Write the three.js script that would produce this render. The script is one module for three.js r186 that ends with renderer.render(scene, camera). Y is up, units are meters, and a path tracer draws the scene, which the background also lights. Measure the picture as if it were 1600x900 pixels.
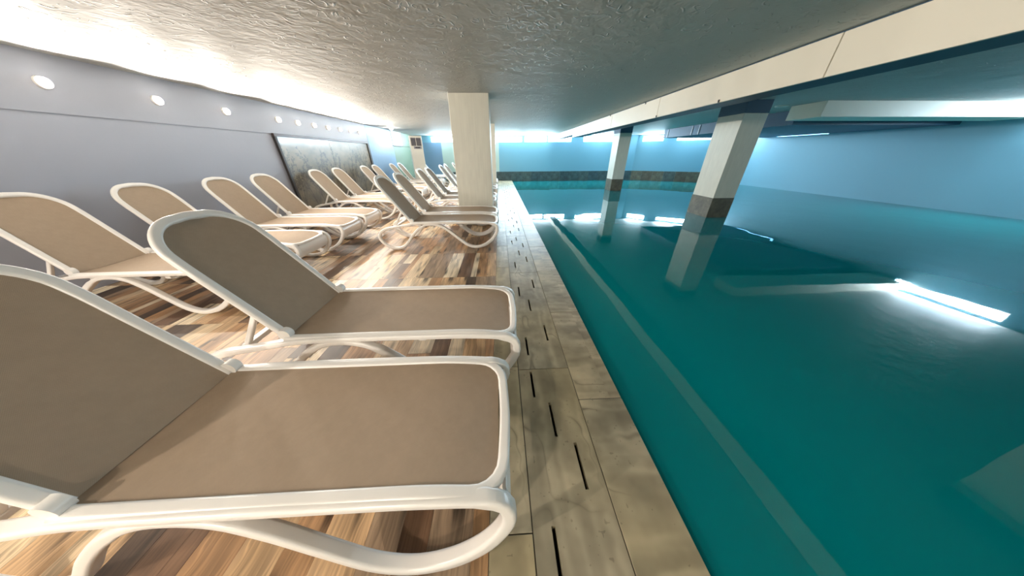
import * as THREE from 'three';
import { RoundedBoxGeometry } from 'three/addons/geometries/RoundedBoxGeometry.js';
import { RectAreaLightUniformsLib } from 'three/addons/lights/RectAreaLightUniformsLib.js';
import { mergeGeometries, mergeVertices } from 'three/addons/utils/BufferGeometryUtils.js';

// ------------------------------------------------------------------ camera, light, exposure
RectAreaLightUniformsLib.init();
const scene = new THREE.Scene();
scene.background = new THREE.Color(0x000000);
const camera = new THREE.PerspectiveCamera(99.6, 1600 / 900, 0.02, 80);
camera.position.set(0, 1.4, 0);
camera.rotation.order = 'YXZ';
camera.rotation.set(THREE.MathUtils.degToRad(-28.69), THREE.MathUtils.degToRad(-2.516), THREE.MathUtils.degToRad(-0.333));
scene.add(camera);
const renderer = new THREE.WebGLRenderer({ antialias: true });
renderer.toneMapping = THREE.LinearToneMapping;
renderer.toneMappingExposure = 1.32;
renderer.shadowMap.enabled = true;

const WARM = new THREE.Color(1.0, 0.91, 0.80), COOL = new THREE.Color(0.66, 0.86, 1.0);
const LAMP_CD = 8.6, WINDOW_GLOW = 8.0, WINDOW_LIGHT = 112, CEIL_CD = 1.5, DECK_CD = 17.0;

// ------------------------------------------------------------------ room measures (metres)
const H = 2.393, WATER = -0.04, LEFT = -4.92, FAR = -16.6, NEAR = 3.2, RIGHT = 12.6, BEND = 8.3, BENDZ = -13.9;
const X0 = -0.085, X1 = 0.10, X2 = 0.474, X3 = 0.757;      // wood floor | border | drain tiles | coping | pool
const BASIN = -1.5;

// ------------------------------------------------------------------ helpers
let seed = 7;
function rnd() { seed = (seed * 1664525 + 1013904223) >>> 0; return seed / 4294967296; }
function pick(a) { return a[Math.floor(rnd() * a.length)]; }
const names = {};
function numbered(n) { const k = names[n] = (names[n] ?? -1) + 1; return k ? `${n}_${String(k).padStart(3, '0')}` : n; }
function shade(o) { o.traverse(m => { if (m.isMesh) { m.castShadow = true; m.receiveShadow = true; } }); return o; }
function group(name, label, category, pos = [0, 0, 0], turn = 0, grp) {
  const o = new THREE.Group(); o.name = numbered(name); o.position.set(...pos); o.rotation.y = turn;
  o.userData = { label, category }; if (grp) o.userData.group = grp;
  scene.add(o); return o;
}
function structure(o) { o.userData.kind = 'structure'; return o; }
function part(name, geo, mat, parent, label) {
  const m = new THREE.Mesh(geo, mat); m.name = name; m.castShadow = m.receiveShadow = true;
  if (label) m.userData.label = label;
  parent.add(m); return m;
}
function top(name, geo, mat, label, category, grp) {
  const m = part(numbered(name), geo, mat, scene); m.userData = { label, category }; if (grp) m.userData.group = grp; return m;
}
// uv in metres, by the way each face points
function uvm(g, ox = 0, oy = 0) {
  const p = g.attributes.position, n = g.attributes.normal, uv = new Float32Array(p.count * 2);
  for (let i = 0; i < p.count; i++) {
    const ax = Math.abs(n.getX(i)), ay = Math.abs(n.getY(i)), az = Math.abs(n.getZ(i));
    let u, v;
    if (ay >= ax && ay >= az) { u = p.getX(i); v = p.getZ(i); } else if (ax >= az) { u = p.getZ(i); v = p.getY(i); } else { u = p.getX(i); v = p.getY(i); }
    uv[2 * i] = u + ox; uv[2 * i + 1] = v + oy;
  }
  g.setAttribute('uv', new THREE.BufferAttribute(uv, 2)); return g;
}
// box from corner to corner, in place
function box(x0, x1, y0, y1, z0, z1) {
  const g = new THREE.BoxGeometry(Math.abs(x1 - x0), Math.abs(y1 - y0), Math.abs(z1 - z0));
  g.translate((x0 + x1) / 2, (y0 + y1) / 2, (z0 + z1) / 2); return uvm(g);
}
function rbox(x0, x1, y0, y1, z0, z1, r = 0.006) {
  const g = new RoundedBoxGeometry(x1 - x0, y1 - y0, z1 - z0, 2, r);
  g.translate((x0 + x1) / 2, (y0 + y1) / 2, (z0 + z1) / 2); return uvm(g);
}
// sweep a rounded rectangle along a curve that lies in a plane with normal b
function sweep(pts, closed, b, w, h, r = 0.012, fat = () => 1) {
  const sec = []; const k = 3;
  for (let c = 0; c < 4; c++) for (let i = 0; i <= k; i++) {
    const a = (c + i / k) * Math.PI / 2;
    const cx = (c === 0 || c === 3 ? 1 : -1) * (w / 2 - r), cy = (c < 2 ? 1 : -1) * (h / 2 - r);
    sec.push([cx + r * Math.cos(a), cy + r * Math.sin(a)]);
  }
  const n = pts.length, m = sec.length, pos = [], idx = [];
  for (let i = 0; i < n; i++) {
    const a = closed ? pts[(i - 1 + n) % n] : pts[Math.max(i - 1, 0)], c = closed ? pts[(i + 1) % n] : pts[Math.min(i + 1, n - 1)];
    const t = c.clone().sub(a).normalize(), nn = new THREE.Vector3().crossVectors(b, t).normalize();
    const k2 = fat(pts[i]); for (const [sw, s1] of sec) { const sh = s1 * k2; pos.push(pts[i].x + b.x * sw + nn.x * sh, pts[i].y + b.y * sw + nn.y * sh, pts[i].z + b.z * sw + nn.z * sh); }
  }
  const rings = closed ? n : n - 1;
  for (let i = 0; i < rings; i++) for (let j = 0; j < m; j++) {
    const a = i * m + j, bb = i * m + (j + 1) % m, c = ((i + 1) % n) * m + j, d = ((i + 1) % n) * m + (j + 1) % m;
    idx.push(a, bb, c, bb, d, c);
  }
  if (!closed) for (const e of [0, n - 1]) {
    const ci = pos.length / 3; pos.push(pts[e].x, pts[e].y, pts[e].z);
    for (let j = 0; j < m; j++) { const a = e * m + j, bb = e * m + (j + 1) % m; e ? idx.push(ci, a, bb) : idx.push(ci, bb, a); }
  }
  const g = new THREE.BufferGeometry(); g.setAttribute('position', new THREE.Float32BufferAttribute(pos, 3)); g.setIndex(idx);
  g.computeVertexNormals(); return uvm(g);
}
function spline(list, closed, n, f) { return new THREE.CatmullRomCurve3(list.map(f), closed, 'centripetal').getSpacedPoints(n).slice(0, closed ? n : n + 1); }
const V3 = (x, y, z) => new THREE.Vector3(x, y, z);

// ------------------------------------------------------------------ textures
function grid(N) { const a = new Float32Array(N * N); for (let i = 0; i < a.length; i++) a[i] = rnd(); return a; }
function noise(N) { // periodic value noise on an N x N lattice, asked in 0..1
  const g = grid(N), s = t => t * t * (3 - 2 * t);
  return (u, v) => {
    const x = u * N, y = v * N, xi = Math.floor(x), yi = Math.floor(y), fx = s(x - xi), fy = s(y - yi);
    const a = ((xi % N) + N) % N, b = (a + 1) % N, c = ((yi % N) + N) % N, d = (c + 1) % N;
    return (g[c * N + a] * (1 - fx) + g[c * N + b] * fx) * (1 - fy) + (g[d * N + a] * (1 - fx) + g[d * N + b] * fx) * fy;
  };
}
function tex(W, Hh, f, size, color = false) { // f(u,v) -> [r,g,b] 0..1 or a number; size = metres covered
  const d = new Uint8Array(W * Hh * 4);
  for (let y = 0; y < Hh; y++) for (let x = 0; x < W; x++) {
    const c = f((x + 0.5) / W, (y + 0.5) / Hh, x, y), o = (y * W + x) * 4, num = typeof c === 'number';
    for (let k = 0; k < 3; k++) d[o + k] = Math.max(0, Math.min(255, Math.round(255 * (num ? c : c[k]))));
    d[o + 3] = 255;
  }
  const t = new THREE.DataTexture(d, W, Hh); t.wrapS = t.wrapT = THREE.RepeatWrapping; t.magFilter = THREE.LinearFilter;
  t.minFilter = THREE.LinearMipmapLinearFilter; t.generateMipmaps = true; t.repeat.set(1 / size[0], 1 / size[1]);
  if (color) t.colorSpace = THREE.SRGBColorSpace; t.needsUpdate = true; return t;
}
const n4 = noise(4), n8 = noise(8), n16 = noise(16), n32 = noise(32), n64 = noise(64), n128 = noise(128);
const fbm = (u, v) => 0.4 * n8(u, v) + 0.3 * n16(u, v) + 0.2 * n32(u, v) + 0.1 * n64(u, v);

// trowelled stucco: raised curls and ridges left by the trowel
function stucco(N, count, size) {
  const a = new Float32Array(N * N);
  for (let i = 0; i < N * N; i++) { const u = (i % N) / N, v = Math.floor(i / N) / N; a[i] = 0.30 + 0.34 * (fbm(u, v) - 0.5) + 0.05 * n128(u, v); }
  for (let s = 0; s < count; s++) {
    let x = rnd() * N, y = rnd() * N, t = rnd() * 6.283; if (n8(x / N, y / N) < 0.42 && rnd() < 0.75) continue;
    const len = 10 + rnd() * 46, bend = (rnd() - 0.5) * 0.16, amp = 0.12 + rnd() * 0.45, w = 1.1 + rnd() * 1.9;
    for (let k = 0; k < len; k++) {
      const e = amp * Math.sin(Math.PI * (k + 0.5) / len);
      for (let dy = -4; dy <= 4; dy++) for (let dx = -4; dx <= 4; dx++) {
        const px = (Math.round(x) + dx + N) % N, py = (Math.round(y) + dy + N) % N, q = 0.30 + e * Math.exp(-(dx * dx + dy * dy) / (w * w));
        if (q > a[py * N + px]) a[py * N + px] = q;
      }
      x += Math.cos(t); y += Math.sin(t); t += bend + (rnd() - 0.5) * 0.25; x = (x + N) % N; y = (y + N) % N;
    }
  }
  return tex(N, N, (u, v, x, y) => a[y * N + x], size);
}
const stuccoBump = stucco(1024, 800, [2.3, 2.3]);
const stuccoFine = stucco(512, 500, [0.9, 0.9]);
const plasterBump = tex(256, 256, (u, v) => 0.5 + 0.5 * (fbm(u, v) - 0.5), [0.8, 0.8]);
const grainMap = tex(256, 1024, (u, v) => {
  const w = u + 0.05 * (n8(u, v) - 0.5) + 0.02 * (n32(u, v) - 0.5);
  const st = 0.5 * n64(w, v * 0.06) + 0.5 * n128(w, v * 0.12), blot = n8(u * 1, v);
  const knot = Math.pow(n16(u, v * 0.5), 7);
  const k = 0.70 + 0.36 * st - 0.55 * knot + 0.25 * (blot - 0.5);
  return [Math.min(1, k), Math.min(1, k * 0.985), Math.min(1, k * 0.96)];
}, [0.6, 1.9], true);
const stoneFn = (along) => (uu, vv) => { // travertine streaks running along u or along v
  const u = along ? vv : uu, v = along ? uu : vv;
  const wv = v + 0.030 * (n8(u, v) - 0.5) + 0.012 * (n32(u, v) - 0.5);
  const streak = 0.5 * n32(Math.floor(u) + u * 0.0625, wv) + 0.5 * n64(u * 0.0625, wv);
  const f = fbm(u, v), cloud = n4(u, v);
  const vein = Math.pow(1 - Math.abs(2 * n16(u * 0.25, wv) - 1), 30) * Math.max(0, n8(u, v) - 0.45) * 2;
  const fleck = n128(u, v) > 0.9 && n32(u, v) > 0.6 ? 0.12 : 0;
  const k = 0.84 + 0.26 * (streak - 0.5) + 0.42 * (f - 0.5) - 0.34 * vein - fleck;
  return [k, k * (0.97 - 0.02 * cloud), k * (0.84 + 0.08 * (1 - cloud))];
};
const stoneMap = tex(1024, 1024, stoneFn(false), [1.7, 1.7], true), stoneLong = tex(1024, 1024, stoneFn(true), [1.7, 1.7], true);
const columnMap = tex(512, 256, (u, v) => { const k = 0.96 + 0.014 * (n128(u, v * 0.03) - 0.5) * 2 + 0.03 * (n16(u, v) - 0.5); return [k, k, k * 0.985]; }, [0.9, 2.4], true);
const columnBump = tex(512, 64, (u, v) => 0.5 + 0.5 * (n128(u, v * 0.03) - 0.5) - (u * 8 % 1 < 0.03 ? 0.25 : 0), [0.9, 2.4]);
const weaveBump = tex(256, 256, (u, v, x, y) => 0.5 + 0.35 * ((x >> 1) + (y >> 1) & 1 ? 1 : -1) * 0.5 + 0.1 * n64(u, v), [0.12, 0.12]);
const weaveMap = tex(256, 256, (u, v, x, y) => { const k = 0.9 + 0.08 * (((x >> 1) + (y >> 1)) & 1) + 0.06 * (fbm(u, v) - 0.5); return [k, k, k]; }, [0.3, 0.3], true);
const tileMap = tex(256, 256, (u, v) => { const k = 0.8 + 0.45 * (fbm(u, v) - 0.5); return [k, k, k]; }, [1.3, 1.3], true);
const rippleBump = tex(512, 512, (u, v) => 0.5 + 0.45 * (n8(u, v) - 0.5) + 0.25 * (n16(u, v) - 0.5) + 0.06 * (n32(u, v) - 0.5), [5.5, 5.5]);
// etched glass: sprigs of leaves and grasses in darker frost over a smoky ground
const etched = (() => {
  const W = 1024, Hh = 512, a = new Float32Array(W * Hh);
  const dab = (x, y, r, e) => { for (let dy = -r; dy <= r; dy++) for (let dx = -r; dx <= r; dx++) { const px = Math.round(x + dx), py = Math.round(y + dy); if (px < 0 || py < 0 || px >= W || py >= Hh || dx * dx + dy * dy > r * r) continue; a[py * W + px] = Math.max(a[py * W + px], e * (0.5 + 0.5 * n128(px / W, py / Hh))); } };
  for (let c = 0; c < 9; c++) {
    const bx = 60 + c * 112 + rnd() * 50;
    for (let s = 0; s < 12; s++) {
      let x = bx + (rnd() - 0.5) * 40, y = 20 + rnd() * 30, t = 1.57 + (rnd() - 0.5) * 1.0; const L = 160 + rnd() * 260, e = 0.3 + 0.7 * rnd();
      for (let k = 0; k < L; k++) { x += Math.cos(t); y += Math.sin(t); t += (rnd() - 0.5) * 0.05 + (x > bx ? -1 : 1) * 0.001; dab(x, y, 1, e); if (k > L * 0.55 && rnd() < 0.10) { const q = t + (rnd() < 0.5 ? -0.8 : 0.8), l = 8 + rnd() * 16; for (let j = 0; j < l; j++) dab(x + Math.cos(q) * j, y + Math.sin(q) * j, Math.round(1 + 3 * Math.sin(3.1 * j / l)), e); } }
    }
  }
  return tex(W, Hh, (u, v, x, y) => { const e = a[y * W + x], f = fbm(u, v), k = 0.66 + 0.34 * (f - 0.5); return [k * (1 - 0.55 * e), k * (0.98 - 0.52 * e), k * (0.93 - 0.5 * e)]; }, [3.6, 1.85], true);
})();

// ------------------------------------------------------------------ materials
const S = (color, roughness, extra = {}) => new THREE.MeshStandardMaterial({ color, roughness, ...extra });
const P = (color, roughness, extra = {}) => new THREE.MeshPhysicalMaterial({ color, roughness, ...extra });
const M = {
  ceiling: S('#bdc0bf', 0.62, { bumpMap: stuccoBump, bumpScale: 0.032 }),
  strip: S('#9c9faa', 0.5, { bumpMap: plasterBump, bumpScale: 0.002 }),
  blueWall: S('#7c9cba', 0.45, { bumpMap: stuccoFine, bumpScale: 0.006 }),
  farWall: S('#7fb4ca', 0.6, { bumpMap: plasterBump, bumpScale: 0.002 }),
  paleWall: S('#c3d8cf', 0.6, { bumpMap: plasterBump, bumpScale: 0.002 }),
  backWall: S('#c9ccc6', 0.7, { bumpMap: plasterBump, bumpScale: 0.002 }),
  green: S('#7f927c', 0.5), white: S('#eceae4', 0.45),
  column: S('#e6e4da', 0.5, { map: columnMap, bumpMap: columnBump, bumpScale: 0.0006 }),
  cream: S('#efe7d6', 0.5, { bumpMap: plasterBump, bumpScale: 0.0012 }),
  navy: S('#2f5873', 0.55, { bumpMap: plasterBump, bumpScale: 0.002 }),
  dark: S('#2b2523', 0.5), frame: S('#4a3b38', 0.4), grout: S('#5a5448', 0.9), groutLight: S('#b9ab95', 0.8), concrete: S('#8f8a7e', 0.9),
  plastic: P('#f1ece6', 0.28, { clearcoat: 0.25, clearcoatRoughness: 0.25 }),
  sling: S('#aa947d', 0.75, { map: weaveMap, bumpMap: weaveBump, bumpScale: 0.0006 }),
  glassPanel: P('#b3a389', 0.36, { map: etched, clearcoat: 0.2, clearcoatRoughness: 0.12 }),
  acBody: S('#e9e3d6', 0.4), acGrey: S('#9b98a0', 0.4), metal: S('#8d9094', 0.35, { metalness: 0.8 }),
  basin: S('#1c7f80', 0.5),
  water: P('#018184', 0.015, { ior: 1.333, bumpMap: rippleBump, bumpScale: 0.003, transmission: 0.15, thickness: 0 }),
};
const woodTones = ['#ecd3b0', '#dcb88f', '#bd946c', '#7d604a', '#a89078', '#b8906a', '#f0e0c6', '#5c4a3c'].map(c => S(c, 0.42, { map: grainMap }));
const stoneTones = ['#cbc5b6', '#c3bdac', '#c8c0ae'].map(c => P(c, 0.34, { map: stoneMap, specularIntensity: 0.5 }));
const drainTones = ['#c4beae', '#bcb6a5', '#bfb8a6'].map(c => P(c, 0.34, { map: stoneLong, specularIntensity: 0.5 }));
const bandTones = ['#5d7274', '#677877', '#546a70', '#86806f', '#766f60'].map(c => S(c, 0.4, { map: tileMap }));

// ------------------------------------------------------------------ shell
const T = 0.2;
{
  const m = structure(top('ceiling', box(LEFT - T, RIGHT + T, H, H + T, FAR - T, NEAR + T), M.ceiling, 'low grey ceiling of rough trowelled stucco with curled ridges', 'ceiling'));
  m.name = 'ceiling';
}
// left wall: lower wall, light strip above the glass, blue stucco beyond, green alcove
const leftWall = structure(group('wall_left', 'long side wall with a pale strip on top and blue rough plaster', 'wall'));
part('lower_wall', box(LEFT - T, LEFT, -0.3, 1.83, NEAR, -10.92), M.strip, leftWall);
part('upper_strip', box(LEFT - T, LEFT + 0.012, 1.83, H, NEAR, -10.92), M.strip, leftWall, 'pale lavender grey strip under the ceiling');
part('plaster_wall', box(LEFT - T, LEFT + 0.015, -0.3, H, -10.92, -13.35), M.blueWall, leftWall, 'blue rough plaster');
part('alcove_wall', box(LEFT - T, LEFT - 0.06, -0.3, 1.82, -13.35, FAR), M.green, leftWall, 'grey green painted recess');
part('bulkhead', box(LEFT - T, LEFT + 0.03, 1.82, H, -13.35, -14.6), M.white, leftWall, 'white boxed header above the green recess');
part('bulkhead_shadow_edge', box(LEFT - T, LEFT + 0.035, 1.79, 1.82, -13.3, -14.6), M.dark, leftWall, 'dark strip standing in for the shadow edge under the header');  // shadow line below the bulkhead, modelled as a dark coloured strip
part('alcove_upper_wall', box(LEFT - T, LEFT, 1.82, H, -14.6, FAR), M.green, leftWall);
// far wall with its run of windows
const farWall = structure(group('wall_far', 'blue wall at the pool end with a high run of windows', 'wall'));
const WB = 2.045, WT = 2.345;
const farWindows = [[-3.9, -2.6], [-2.4, -1.3], [-0.25, 1.38], [1.5, 2.83], [2.9, 4.3], [5.0, 6.85]];
part('wall_below', box(LEFT - T, -3.35, -0.3, WB, FAR, FAR - T), M.blueWall, farWall);
part('wall_below', box(-3.35, 0, -0.3, WB, FAR, FAR - T), M.paleWall, farWall, 'pale green painted section');
part('wall_below', box(0, BEND, -0.3, WB, FAR, FAR - T), M.farWall, farWall);
part('wall_above', box(LEFT - T, BEND, WT, H, FAR, FAR - T), M.farWall, farWall);
{ let x = LEFT - T; for (const [a, b] of [...farWindows, [BEND, BEND]]) { part('pier', box(x, a, WB, WT, FAR, FAR - T), M.farWall, farWall); x = b; } }
// bent stretch of the far wall
const bendLen = Math.hypot(RIGHT - BEND, BENDZ - FAR), bendTurn = -Math.atan2(BENDZ - FAR, RIGHT - BEND);
const bendWall = structure(group('wall_bend', 'blue wall turning towards the pool side with high windows', 'wall', [BEND, 0, FAR], bendTurn));
const bendWindows = [[0.25, 1.35], [2.0, 3.6], [4.2, 4.9]];
part('wall_below', box(-0.02, bendLen + 0.1, -0.3, WB, 0, -T), M.farWall, bendWall);
part('wall_above', box(-0.02, bendLen + 0.1, WT, H, 0, -T), M.farWall, bendWall);
{ let x = -0.02; for (const [a, b] of [...bendWindows, [bendLen + 0.1, 0]]) { part('pier', box(x, a, WB, WT, 0, -T), M.farWall, bendWall); x = b; } }
const rightWall = structure(group('wall_right', 'plain blue wall along the far side of the pool with high windows', 'wall', [RIGHT, 0, NEAR], -Math.PI / 2));
rightWall.name = 'wall_right';
const rightLen = NEAR - BENDZ, rightWindows = [[7.6, 9.6], [13.6, 15.6]];
part('wall_below', box(0, -rightLen, -1.7, WB, 0, -T), M.farWall, rightWall);
part('wall_above', box(0, -rightLen, WT, H, 0, -T), M.farWall, rightWall);
{ let x = 0; for (const [a, b] of [...rightWindows, [rightLen, 0]]) { part('pier', box(-x, -a, WB, WT, 0, -T), M.farWall, rightWall); x = b; } }
const backWall = structure(top('wall_back', box(LEFT - T, RIGHT + T, -1.7, H, NEAR, NEAR + T), M.backWall, 'plain pale wall closing the deck end', 'wall'));
backWall.name = 'wall_back';

// windows: glowing panes in slim frames, an area light just in front of each
let windowNo = 0;
const glow = new THREE.MeshStandardMaterial({ color: '#ffffff', emissive: new THREE.Color(0.93, 0.97, 1.0), emissiveIntensity: WINDOW_GLOW, roughness: 0.2 });
function makeWindow(a, b, parentPos, turn, label) {
  const w = structure(group('window', label, 'window', parentPos, turn)); w.name = 'window_' + (++windowNo);
  part('pane', box(a + 0.02, b - 0.02, WB + 0.02, WT - 0.02, -0.10, -0.09), glow, w, 'bright daylit pane');
  part('window_frame', mergeGeometries([box(a, b, WB, WB + 0.025, -0.13, -0.03), box(a, b, WT - 0.025, WT, -0.13, -0.03), box(a, a + 0.025, WB + 0.025, WT - 0.025, -0.13, -0.03), box(b - 0.025, b, WB + 0.025, WT - 0.025, -0.13, -0.03)]), M.white, w);
  const l = new THREE.RectAreaLight(COOL, WINDOW_LIGHT, b - a - 0.08, WT - WB - 0.08);
  l.position.set((a + b) / 2, (WB + WT) / 2, -0.02); l.rotation.y = Math.PI; l.name = 'daylight'; w.add(l);
}
farWindows.forEach(([a, b], i) => makeWindow(a, b, [0, 0, FAR], 0, ['high window pane above the air conditioner corner', 'high window pane beyond the deck column', 'high window pane above the end of the slotted deck', 'high window pane next to the deck end window', 'high window pane where the clad beam meets the wall', 'wide high window pane beside the slim pool column'][i]));
bendWindows.forEach(([a, b], i) => makeWindow(a, b, [BEND, 0, FAR], bendTurn, ['high window pane at the start of the turned wall', 'middle high window of the turned wall beneath the soffit', 'last high window of the turned wall'][i]));

rightWindows.forEach(([a, b], i) => makeWindow(-b, -a, [RIGHT, 0, NEAR], -Math.PI / 2, `high window pane of the pool side wall, ${['first', 'second'][i]} from the back wall`));

// tile band above the water, one tile after the other
const band = structure(group('trim_1', 'band of dark slate tiles along the waterline of the end wall', 'tile band'));
band.name = 'trim_1';
for (let x = 0.76, k = 0; x < BEND - 0.02; x += 0.6, k++) part('tile', box(x, Math.min(x + 0.597, BEND), -0.6, 0.49, FAR + 0.03, FAR + 0.001), bandTones[k % 3], band);
part('tile', box(-3.3, 0.757, 0, 0.49, FAR + 0.03, FAR + 0.001), bandTones[2], band);
const band2 = structure(group('trim_2', 'band of mottled brown grey tiles along the turned wall', 'tile band', [BEND, 0, FAR], bendTurn));
band2.name = 'trim_2';
for (let x = 0, k = 0; x < bendLen; x += 0.6, k++) part('tile', box(x, Math.min(x + 0.597, bendLen), -0.6, 0.49, 0.001, 0.03), bandTones[[3, 4, 3, 1, 4][k % 5]], band2);

// ------------------------------------------------------------------ pool
const basin = structure(group('pool_basin', 'sunken pool basin under the water', 'pool'));
part('basin_floor', box(X3 - 0.2, RIGHT + 0.1, BASIN - 0.15, BASIN, NEAR, FAR - 0.1), M.basin, basin);
part('basin_wall', box(X3 - 0.2, X3 - 0.012, BASIN, -0.4, NEAR, FAR - 0.1), M.basin, basin);
part('basin_wall', box(X3 - 0.02, X3 - 0.012, -0.4, -0.036, NEAR, FAR), M.basin, basin);
part('basin_wall', box(X3, BEND, BASIN, -0.3, FAR - 0.1, FAR), M.basin, basin);
const bw = part('basin_wall', box(0, bendLen, BASIN, -0.3, -0.1, 0), M.basin, basin); bw.position.set(BEND, 0, FAR); bw.rotation.y = bendTurn;
{
  const sh = new THREE.Shape(); // water outline, seen from above (x, -z)
  sh.moveTo(X3 - 0.012, -NEAR); sh.lineTo(RIGHT, -NEAR); sh.lineTo(RIGHT, -BENDZ); sh.lineTo(BEND, -FAR); sh.lineTo(X3 - 0.012, -FAR); sh.closePath();
  const g = new THREE.ShapeGeometry(sh); g.rotateX(-Math.PI / 2); g.translate(0, WATER, 0); uvm(g);
  structure(top('pool_water', g, M.water, 'still teal pool water mirroring the windows and the beam', 'water'));
}

// ------------------------------------------------------------------ deck of stone tiles
const deck = structure(group('pool_deck', 'stone pool edge with slotted drain tiles and coping', 'pool deck'));
part('drain_channel', box(X0, X2 + 0.05, -0.5, -0.4, NEAR, FAR), M.concrete, deck, 'concrete drain channel under the slots');
part('grout_bed', box(X0, X1 + 0.03, -0.4, -0.006, NEAR, FAR), M.grout, deck);
part('grout_bed', box(X2 - 0.03, X3 - 0.02, -0.4, -0.006, NEAR, FAR), M.grout, deck);
const GAP = 0.0025;
{
  let k = 0;
  for (let z = 2.36; z > FAR; z -= 0.92, k++) { const g = rbox(X0 + GAP, X1 - GAP, -0.03, 0, Math.max(z - 0.92, FAR) + GAP, z - GAP, 0.002); uvm(g, rnd() * 1.7, rnd()); part('border_tile', g, drainTones[k % 3], deck); }
  k = 0;
  for (let z = 2.98; z > FAR; z -= 1.0, k++) { const g = rbox(X2 + GAP, X3, -0.035, 0.001 * (k % 2), Math.max(z - 1.0, FAR) + GAP, z - GAP, 0.003); uvm(g, rnd() * 1.7, rnd() * 1.7); part('coping_tile', g, stoneTones[(k * 2) % 3], deck); }
  const XS = [0.19, 0.282, 0.377];
  const near = [[0, -1.16], [1, -0.9], [2, -0.647], [0, -0.31], [1, -0.04], [2, 0.2]];
  const second = [[0, -1.544], [2, -1.708], [1, -2.168], [0, -2.469], [2, -2.652]];
  const rest = [[0, -3.25], [2, -3.46], [1, -3.74], [2, -4.12], [0, -4.28], [1, -4.49]];
  const L = 1.69;
  for (let i = -1; i < 10; i++) {
    const z1 = 0.4 - i * L, z0 = Math.max(z1 - L, FAR); if (z0 >= z1) break;
    const src = i < 0 ? near.map(([c, z]) => [c, z + L]) : i === 0 ? near : i === 1 ? second : rest.map(([c, z]) => [c, z - (i - 2) * L]);
    const sh = new THREE.Shape(); sh.moveTo(X1 + GAP, -z1 + GAP); sh.lineTo(X2 - GAP, -z1 + GAP); sh.lineTo(X2 - GAP, -z0 - GAP); sh.lineTo(X1 + GAP, -z0 - GAP); sh.closePath();
    for (const [c, zc] of src) {
      const x = XS[c]; if (zc - 0.12 < z0 || zc + 0.12 > z1) continue;
      const h = new THREE.Path(); h.moveTo(x - 0.0085, -zc - 0.108); h.lineTo(x - 0.0085, -zc + 0.108); h.lineTo(x + 0.0085, -zc + 0.108); h.lineTo(x + 0.0085, -zc - 0.108); h.closePath(); sh.holes.push(h);
    }
    const g = new THREE.ExtrudeGeometry(sh, { depth: 0.03, bevelEnabled: false }); g.rotateX(-Math.PI / 2); g.translate(0, -0.03, 0); uvm(g, rnd(), rnd());
    part('drain_tile', g, drainTones[(i + 2) % 3], deck, 'stone tile with staggered drain slots');
  }
}

// ------------------------------------------------------------------ floor of wood-look planks
const floor = structure(group('floor', 'glossy floor of mixed light and dark wood planks', 'floor'));
floor.name = 'floor';
part('grout_bed', box(LEFT, X0, -0.3, -0.003, NEAR, FAR), M.groutLight, floor);
{
  const planks = [], TW = 0.6905, TL = 0.885, layouts = [[.18, .07, .14, .18, .1205], [.07, .18, .1205, .14, .18], [.14, .18, .18, .07, .1205], [.1205, .14, .07, .18, .18]];
  for (let i = 0; i < 7; i++) for (let j = 0; j < 22; j++) {
    const x1 = X0 - i * TW, z1 = 2.62 + 0.885 - 0.2 - j * TL - 0.0; let x = x1; // a cross joint runs at z = -2.69
    for (const w of pick(layouts)) {
      const cut = rnd() < 0.25 ? pick([0.38, 0.505]) : 0;
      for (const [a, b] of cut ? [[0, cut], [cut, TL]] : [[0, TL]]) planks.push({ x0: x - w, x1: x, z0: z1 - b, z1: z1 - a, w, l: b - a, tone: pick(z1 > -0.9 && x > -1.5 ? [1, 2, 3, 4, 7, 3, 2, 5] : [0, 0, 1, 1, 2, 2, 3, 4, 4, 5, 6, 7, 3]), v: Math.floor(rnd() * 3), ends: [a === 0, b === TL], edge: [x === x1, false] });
      x -= w;
    }
  }
  const seen = planks.filter(p => p.z0 > FAR && p.z1 < NEAR);
  const eye = V3(0, 1.4, 0), score = p => { const c = V3((p.x0 + p.x1) / 2, 0, (p.z0 + p.z1) / 2), d = c.distanceTo(eye); const a = Math.atan2(c.x, -c.z); return p.w * p.l / (d * d * d) * (c.z > -0.2 || a < -0.85 ? 0.15 : 1); };
  seen.sort((a, b) => score(b) - score(a));
  const cache = {}, far = [];
  seen.forEach((p, i) => {
    const key = [p.w, p.l.toFixed(3), p.v].join();
    const make = () => { const g = new THREE.BoxGeometry(p.w - 0.0012, 0.02, p.l - 0.0022); return uvm(g, 0.17 * p.v + p.w, 0.6 * p.v + p.l); };
    if (i < 300) {
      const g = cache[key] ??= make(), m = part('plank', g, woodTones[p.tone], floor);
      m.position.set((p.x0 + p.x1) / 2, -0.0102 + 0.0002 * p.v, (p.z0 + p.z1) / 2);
    } else {
      const g = make(), c = woodTones[p.tone].color, n = g.attributes.position.count, col = new Float32Array(n * 3);
      for (let k = 0; k < n; k++) col.set([c.r, c.g, c.b], 3 * k);
      g.setAttribute('color', new THREE.BufferAttribute(col, 3)); g.translate((p.x0 + p.x1) / 2, -0.0102, (p.z0 + p.z1) / 2); far.push(g);
    }
  });
  const rest = part('planks', mergeGeometries(far), S('#ffffff', 0.42, { map: grainMap, vertexColors: true }), floor); rest.userData.kind = 'stuff';
}

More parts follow.
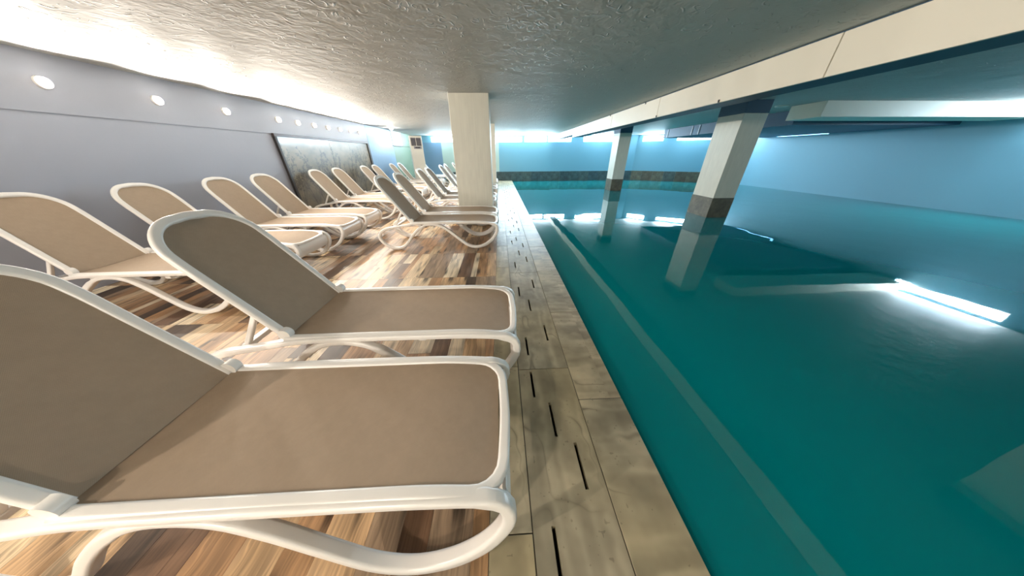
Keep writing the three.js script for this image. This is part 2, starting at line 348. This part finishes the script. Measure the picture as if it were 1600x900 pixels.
// ------------------------------------------------------------------ columns and beams
function deckColumn(x0, x1, z1, depth, label) {
  const c = structure(group('deck_column', label, 'column', [(x0 + x1) / 2, 0, z1 - depth / 2])); const w = (x1 - x0) / 2, d = depth / 2;
  part('shaft', rbox(-w, w, 0.0, H, -d, d, 0.008), M.column, c);
  return c;
}
deckColumn(-0.903, -0.163, -5.60, 0.62, 'wide pale square column on the wooden deck between loungers');
deckColumn(-0.80, -0.13, -10.6, 0.6, 'pale square column further along the deck towards the windows');
function poolColumn(x0, z1, w, d, label) {
  const c = structure(group('pool_column', label, 'column', [x0 + w / 2, BASIN, z1 - d / 2])); const a = w / 2, b = d / 2;
  part('shaft', rbox(-a, a, 0.43 - BASIN, 2.16 - BASIN, -b, b, 0.006), M.column, c);
  part('tile_band', rbox(-a - 0.006, a + 0.006, 0, 0.43 - BASIN, -b - 0.006, b + 0.006, 0.004), bandTones[3], c, 'grey brown tiled foot at the waterline');
  part('capital', rbox(-a - 0.004, a + 0.004, 2.16 - BASIN, H - BASIN, -b - 0.004, b + 0.004, 0.004), M.navy, c, 'dark blue top');  // top section of the shaft in a darker blue tone
  return c;
}
poolColumn(5.27, -6.12, 0.54, 0.72, 'sturdy cream pool column with dark top beside the clad beam');
poolColumn(4.95, -11.5, 0.5, 0.62, 'slim looking pool column standing before the end windows');
poolColumn(5.5, -0.5, 0.44, 0.72, 'cream pool column standing towards the back wall');
const BX = 3.206, BB = 2.05;
const beam = structure(group('ceiling_beam', 'long cream clad beam hanging under the ceiling over the pool', 'beam'));
part('core', box(BX + 0.03, BX + 0.42, BB + 0.01, H, NEAR, -12.3), M.navy, beam, 'blue grey painted beam body');
part('core', box(BX + 0.03, BX + 0.42, BB + 0.11, H, -12.3, FAR), M.navy, beam, 'shallower end of the beam');
{ const js = [NEAR, 2.5, -0.2, -2.95, -5.85, -8.17, -10.43, -12.3]; for (let i = 0; i + 1 < js.length; i++) part('cladding_panel', rbox(BX, BX + 0.03, BB, H - 0.015, js[i + 1] + 0.006, js[i] - 0.006, 0.004), M.cream, beam);
  part('cladding_panel', rbox(BX, BX + 0.03, BB + 0.1, H - 0.015, FAR + 0.03, -12.31, 0.004), M.cream, beam);
  for (const [y, z] of [[H - 0.03, -6.4], [H - 0.03, -8.3], [BB + 0.015, -4.25], [BB + 0.015, -5.85]]) part('clip', rbox(BX - 0.012, BX + 0.002, y - 0.015, y + 0.02, z - 0.012, z + 0.012, 0.003), M.dark, beam);
}
const soffit = structure(group('ceiling_soffit', 'dark blue dropped soffit over the far pool side', 'soffit'));
part('box', box(7.8, RIGHT, 2.06, H, -7.4, -13.2), M.navy, soffit);
for (const z of [-10.9, -11.3, -12.9]) part('batten', box(7.785, 7.80, 2.06, H - 0.01, z - 0.03, z + 0.03), M.strip, soffit, 'pale vertical batten');
const cross = structure(group('cross_beam', 'cream cross beam beside the sturdy pool column', 'beam'));
part('beam_body', rbox(7.1, RIGHT, 2.1, H, -6.95, -6.2, 0.006), M.cream, cross);

// ------------------------------------------------------------------ etched glass panels on the left wall
const glass = group('glass_panel_wall', 'dark framed etched glass panels with plant drawings on side wall', 'glass panel', [LEFT + 0.012, 0.12, -8.5]);
{
  const zA = 2.05, zB = -2.32, yb = 0, yt = 1.72; // local extents
  part('frame_rail', rbox(0, 0.05, yt - 0.055, yt, zB, zA, 0.004), M.frame, glass); part('frame_rail', rbox(0, 0.05, yb, yb + 0.055, zB, zA, 0.004), M.frame, glass);
  for (const z of [zA - 0.02, zB + 0.1]) part('frame_post', rbox(0, 0.05, yb + 0.055, yt - 0.055, z - (z < 0 ? 0.1 : 0.04), z + 0.02, 0.004), M.dark, glass);
  const js = [zA - 0.06, 0.1, zB + 0.12]; for (let i = 0; i < 2; i++) { const g = box(0.005, 0.02, yb + 0.055, yt - 0.055, js[i + 1] + 0.004, js[i] - 0.004); uvm(g, 0.4, 0); part('pane', g, M.glassPanel, glass, 'smoky glass etched with grasses'); }
}

// ------------------------------------------------------------------ lamps
const bulbMat = new THREE.MeshStandardMaterial({ color: '#ffffff', emissive: WARM, emissiveIntensity: 5, roughness: 0.4 });
function wallLamp(z, label, grp) {
  const l = group('wall_lamp', label, 'lamp', [LEFT + 0.012, 2.11, z], 0, grp);
  const b = new THREE.CylinderGeometry(0.055, 0.06, 0.02, 20); b.rotateZ(-Math.PI / 2); b.translate(0.01, 0, 0); part('back_plate', uvm(b), M.white, l);
  const s = new THREE.SphereGeometry(0.045, 20, 14); s.scale(0.75, 1.1, 0.9); s.translate(0.045, 0, 0); part('bulb', s, bulbMat, l, 'glowing warm bulb');
  const p = new THREE.SpotLight(WARM, LAMP_CD, 0, 1.34, 0.3, 2); p.position.set(0.10, 0, 0); p.target.position.set(1.1, 0.12, 0); p.castShadow = true; p.shadow.radius = 2; p.name = 'lamp_light'; l.add(p, p.target);
}
for (let k = 0; k < 7; k++) wallLamp(-6.78 - 0.6 * k, `small glowing wall lamp above the etched glass, ${['seventh', 'sixth', 'fifth', 'fourth', 'third', 'second', 'first'][k]} from the blue plaster wall`, 'lamps above the glass panels');
for (let k = 0; k < 4; k++) wallLamp(-5.6 + 1.0 * k, `small glowing wall lamp on plain wall, ${['first', 'second', 'third', 'fourth', 'fifth'][k]} past the etched glass frame`, 'lamps on the plain wall');
function ceilingLamp(x, z, cd, label) {
  const l = group('ceiling_lamp', label, 'lamp', [x, H, z]);
  const b = new THREE.CylinderGeometry(0.09, 0.1, 0.025, 24); b.translate(0, -0.0125, 0); part('back_plate', uvm(b), M.white, l);
  const s = new THREE.SphereGeometry(0.07, 20, 12); s.scale(1, 0.6, 1); s.translate(0, -0.04, 0); part('bulb', s, bulbMat, l);
  const p = new THREE.PointLight(WARM, cd, 0, 2); p.position.set(0, -0.11, 0); p.castShadow = true; p.shadow.radius = 3; p.name = 'lamp_light'; l.add(p);
}
ceilingLamp(-4.35, -12.0, CEIL_CD, 'small warm ceiling lamp near the blue plaster wall');
ceilingLamp(-3.6, 1.3, DECK_CD, 'small ceiling lamp beside the pale side wall near the back wall');
ceilingLamp(-1.6, 2.3, DECK_CD * 0.7, 'small ceiling lamp over the lounger aisle by the back wall');
{
  const l = group('ceiling_disc', 'round pale unlit ceiling fitting above the pool', 'ceiling fitting', [6.75, H, -6.85]);
  const pts = [[0.0, -0.012], [0.05, -0.012], [0.055, -0.03], [0.11, -0.03], [0.125, -0.015], [0.125, 0]].map(([x, y]) => new THREE.Vector2(x, y));
  part('rim', new THREE.LatheGeometry(pts, 28), M.white, l);
}

// ------------------------------------------------------------------ air conditioner
{
  const a = group('air_conditioner', 'tall white floor standing air conditioner in the far corner', 'air conditioner', [-3.8, 0, -13.15], THREE.MathUtils.degToRad(24));
  part('body', rbox(-0.27, 0.27, 0.06, 2.17, -0.18, 0.18, 0.02), M.acBody, a);
  part('plinth', rbox(-0.26, 0.26, 0, 0.06, -0.17, 0.17, 0.006), M.acGrey, a);
  const grille = part('grille', rbox(-0.215, 0.215, 1.78, 2.09, 0.175, 0.186, 0.004), M.dark, a, 'dark air outlet');
  for (let i = 0; i < 6; i++) { const g = box(-0.21, 0.21, -0.006, 0.006, -0.01, 0.012); g.rotateX(0.5); g.translate(0, 1.81 + i * 0.05, 0.19); part('louvre', g, M.acGrey, grille); }
  part('divider', box(-0.012, 0.012, 1.78, 2.09, 0.18, 0.2), M.acBody, grille);
  const panel = part('control_panel', rbox(-0.13, 0.2, 1.66, 1.76, 0.175, 0.187, 0.004), M.acGrey, a);
  part('display', rbox(-0.07, 0.14, 1.69, 1.73, 0.18, 0.19, 0.003), M.dark, panel);
  part('front_panel', rbox(-0.235, 0.235, 0.12, 1.62, 0.17, 0.188, 0.008), M.acBody, a);
}

// ------------------------------------------------------------------ sun lounger
const HINGE = -1.42, HY = 0.43, BACK = 0.82, BDIR = V3(-0.5, 0.7, 0).normalize();
const droop = x => 0.43 - 0.05 * Math.pow(Math.max(0, (x + 0.4) / 0.4), 2);
function makeLounger() {
  const g = new THREE.Group();
  const loop = [[-0.10, 0.398], [-0.035, 0.368], [-0.020, 0.30], [-0.05, 0.225], [-0.12, 0.135], [-0.24, 0.055], [-0.385, 0.024], [-0.52, 0.06], [-0.68, 0.18], [-0.82, 0.295], [-0.95, 0.375], [-1.08, 0.402], [-1.2, 0.39], [-1.32, 0.325], [-1.43, 0.225], [-1.52, 0.11], [-1.61, 0.042], [-1.73, 0.024], [-1.85, 0.065], [-1.935, 0.14], [-1.965, 0.22], [-1.935, 0.285], [-1.86, 0.33], [-1.72, 0.362], [-1.56, 0.385], [-1.38, 0.414], [-1.0, 0.424], [-0.6, 0.424], [-0.3, 0.419]];
  for (const s of [1, -1]) part('side_frame', sweep(spline(loop, true, 130, ([x, y]) => V3(x, y, (0.302 + 0.055 * Math.max(0, 1 - y / 0.40)) * s)), true, V3(0, 0, 1), 0.054, 0.046, 0.014, p => p.y > 0.36 && p.x < -0.1 ? 0.8 : p.x > -0.3 ? 1.12 : 1), M.plastic, g);
  // seat rim, a U open at the hinge
  const u = []; const hw = 0.292, R = 0.115, fx = -0.035;
  for (let x = HINGE; x < fx - R - 0.01; x += 0.08) u.push([x, hw]);
  for (let i = 0; i <= 8; i++) { const a = i / 8 * Math.PI / 2; u.push([fx - R + R * Math.sin(a), hw - R + R * Math.cos(a)]); }
  u.push([fx + 0.008, 0]); const m = u.length - 1; for (let i = m - 1; i >= 0; i--) u.push([u[i][0], -u[i][1]]);
  part('seat_rim', sweep(spline(u, false, 90, ([x, z]) => V3(x, droop(x), z)), false, V3(0, 1, 0), 0.032, 0.044, 0.012), M.plastic, g);
  // foot apron, curving down between the side frames
  { const prof = [[-0.035, 0.375], [-0.02, 0.335], [-0.024, 0.285], [-0.05, 0.225]];
    const c = spline(prof, false, 12, ([x, y]) => V3(x, y, 0)); part('foot_apron', sweep(c, false, V3(0, 0, 1), 0.545, 0.014, 0.005), M.plastic, g); }
  // slings: thin cloth, slightly hollow
  const cloth = (f, nu, nv) => { const pos = [], idx = [], uv = []; for (const side of [0, 1]) { const o = pos.length / 3; for (let i = 0; i <= nu; i++) for (let j = 0; j <= nv; j++) { const q = f(i / nu, j / nv, side); pos.push(q.x, q.y, q.z); uv.push(q.u, q.w); } for (let i = 0; i < nu; i++) for (let j = 0; j < nv; j++) { const a = o + i * (nv + 1) + j, b = a + 1, c = a + nv + 1, d = c + 1; side ? idx.push(a, c, b, b, c, d) : idx.push(a, b, c, b, d, c); } } const e = new THREE.BufferGeometry(); e.setAttribute('position', new THREE.Float32BufferAttribute(pos, 3)); e.setAttribute('uv', new THREE.Float32BufferAttribute(uv, 2)); e.setIndex(idx); e.computeVertexNormals(); return e; };
  const half = (x, end, r, w) => { const k = (x - (end - r)) / r; return k <= 0 ? w : w - r + r * Math.sqrt(Math.max(0, 1 - k * k)); };
  part('seat_sling', cloth((a, b, s) => { const t = 1 - (1 - a) * (1 - a) * 0 - 0; const x = HINGE - 0.01 + (fx - 0.012 - HINGE) * (a < 0.8 ? a : 0.8 + 0.2 * Math.sin((a - 0.8) / 0.2 * Math.PI / 2)); const w = half(x, fx - 0.012, R - 0.02, hw - 0.015), v = 2 * b - 1, z = w * v; return { x, y: droop(x) + 0.006 - 0.012 * (1 - v * v) - s * 0.006, z, u: x, w: z }; }, 40, 10), M.sling, g);
  // backrest
  const br = []; const bw = 0.272, BR = 0.2, nx = 0.814, ny = 0.581; // normal of the back, facing the sitter
  for (let t = 0; t < BACK - BR - 0.01; t += 0.08) br.push([t, bw - 0.012 * t]);
  for (let i = 0; i <= 8; i++) { const a = i / 8 * Math.PI / 2; br.push([BACK - BR + BR * Math.sin(a), bw - 0.01 - BR + BR * Math.cos(a)]); }
  br.push([BACK + 0.006, 0]); const bm = br.length - 1; for (let i = bm - 1; i >= 0; i--) br.push([br[i][0], -br[i][1]]);
  const bp = (t, z, o = 0) => V3(HINGE + BDIR.x * t + nx * o, HY + BDIR.y * t + ny * o, z);
  part('back_rim', sweep(spline(br, false, 80, ([t, z]) => bp(t, z)), false, V3(nx, ny, 0).normalize(), 0.034, 0.046, 0.013), M.plastic, g);
  part('back_sling', cloth((a, b, s) => { const e = BACK - 0.012, t = 0.0 + e * (a < 0.7 ? a : 0.7 + 0.3 * Math.sin((a - 0.7) / 0.3 * Math.PI / 2)); const w = half(t, e, BR - 0.02, bw - 0.022), v = 2 * b - 1, q = bp(t, w * v, 0.008 - 0.014 * (1 - v * v) - s * 0.006); return { x: q.x, y: q.y, z: q.z, u: t, w: w * v }; }, 30, 10), M.sling, g);
  for (const s of [1, -1]) {
    const c = new THREE.CylinderGeometry(0.034, 0.034, 0.04, 20); c.rotateX(Math.PI / 2); c.translate(HINGE + 0.005, HY + 0.03, 0.283 * s); part('hinge', uvm(c), M.plastic, g);
    const a = bp(0.22, 0.235 * s, -0.02), b2 = V3(-1.70, 0.37, 0.26 * s); part('support_strut', sweep(spline([0, 0.5, 1], false, 10, t => a.clone().lerp(b2, t)), false, V3(0, 0, 1), 0.03, 0.03, 0.008), M.plastic, g);
  }
  for (const [x, y] of [[-1.70, 0.365], [-0.62, 0.375], [-1.30, 0.38]]) part('crossbar', rbox(x - 0.025, x + 0.025, y - 0.015, y + 0.015, -0.28, 0.28, 0.008), M.plastic, g);
  return g;
}
const proto = makeLounger();
let protoUsed = false;
function lounger(x, z, turn, label, grp) { // x, z: the middle of the foot end
  const o = protoUsed ? proto.clone() : proto; protoUsed = true;
  o.name = numbered('sun_lounger'); o.position.set(x, 0, z); o.rotation.y = turn; o.userData = { label, category: 'sun lounger', group: grp }; scene.add(o);
}
const ord = ['first', 'second', 'third', 'fourth', 'fifth', 'sixth', 'seventh', 'eighth', 'ninth', 'tenth', 'eleventh', 'twelfth', 'thirteenth'];
const rowA = [[0.022, -0.682, 0], [0.10, -1.505, 0], [-0.045, -4.375, 0], [-0.05, -5.165, 0], [-0.09, -6.70, 0], [-0.09, -7.5, 0], [-0.08, -9.15, 0], [-0.08, -9.95, 0], [-0.08, -11.7, 0], [-0.08, -12.5, 0]];
const rowB = [[-2.62, -2.55, 0], [-2.60, -3.42, 0], [-2.55, -4.35, 0], [-2.55, -5.15, 0], [-2.55, -6.65, 0], [-2.55, -7.55, 0], [-2.55, -9.05, 0], [-2.55, -9.85, 0], [-2.55, -11.4, 0], [-2.55, -12.3, 0], [-2.3, -14.2, 0], [-2.3, -15.1, 0]];
rowA.forEach(([x, z, a], i) => lounger(x, z, a, `white lounger with taupe sling, ${ord[rowA.length - 1 - i]} of the poolside row from the windowed end wall`, 'loungers along the pool edge'));
rowB.forEach(([x, z, a], i) => lounger(x, z, a, `white lounger with taupe sling, ${ord[rowB.length - 1 - i]} of the side wall row from the windowed end wall`, 'loungers along the side wall'));

scene.traverse(o => { if (o.isMesh) { o.castShadow = true; o.receiveShadow = true; } });
renderer.render(scene, camera);
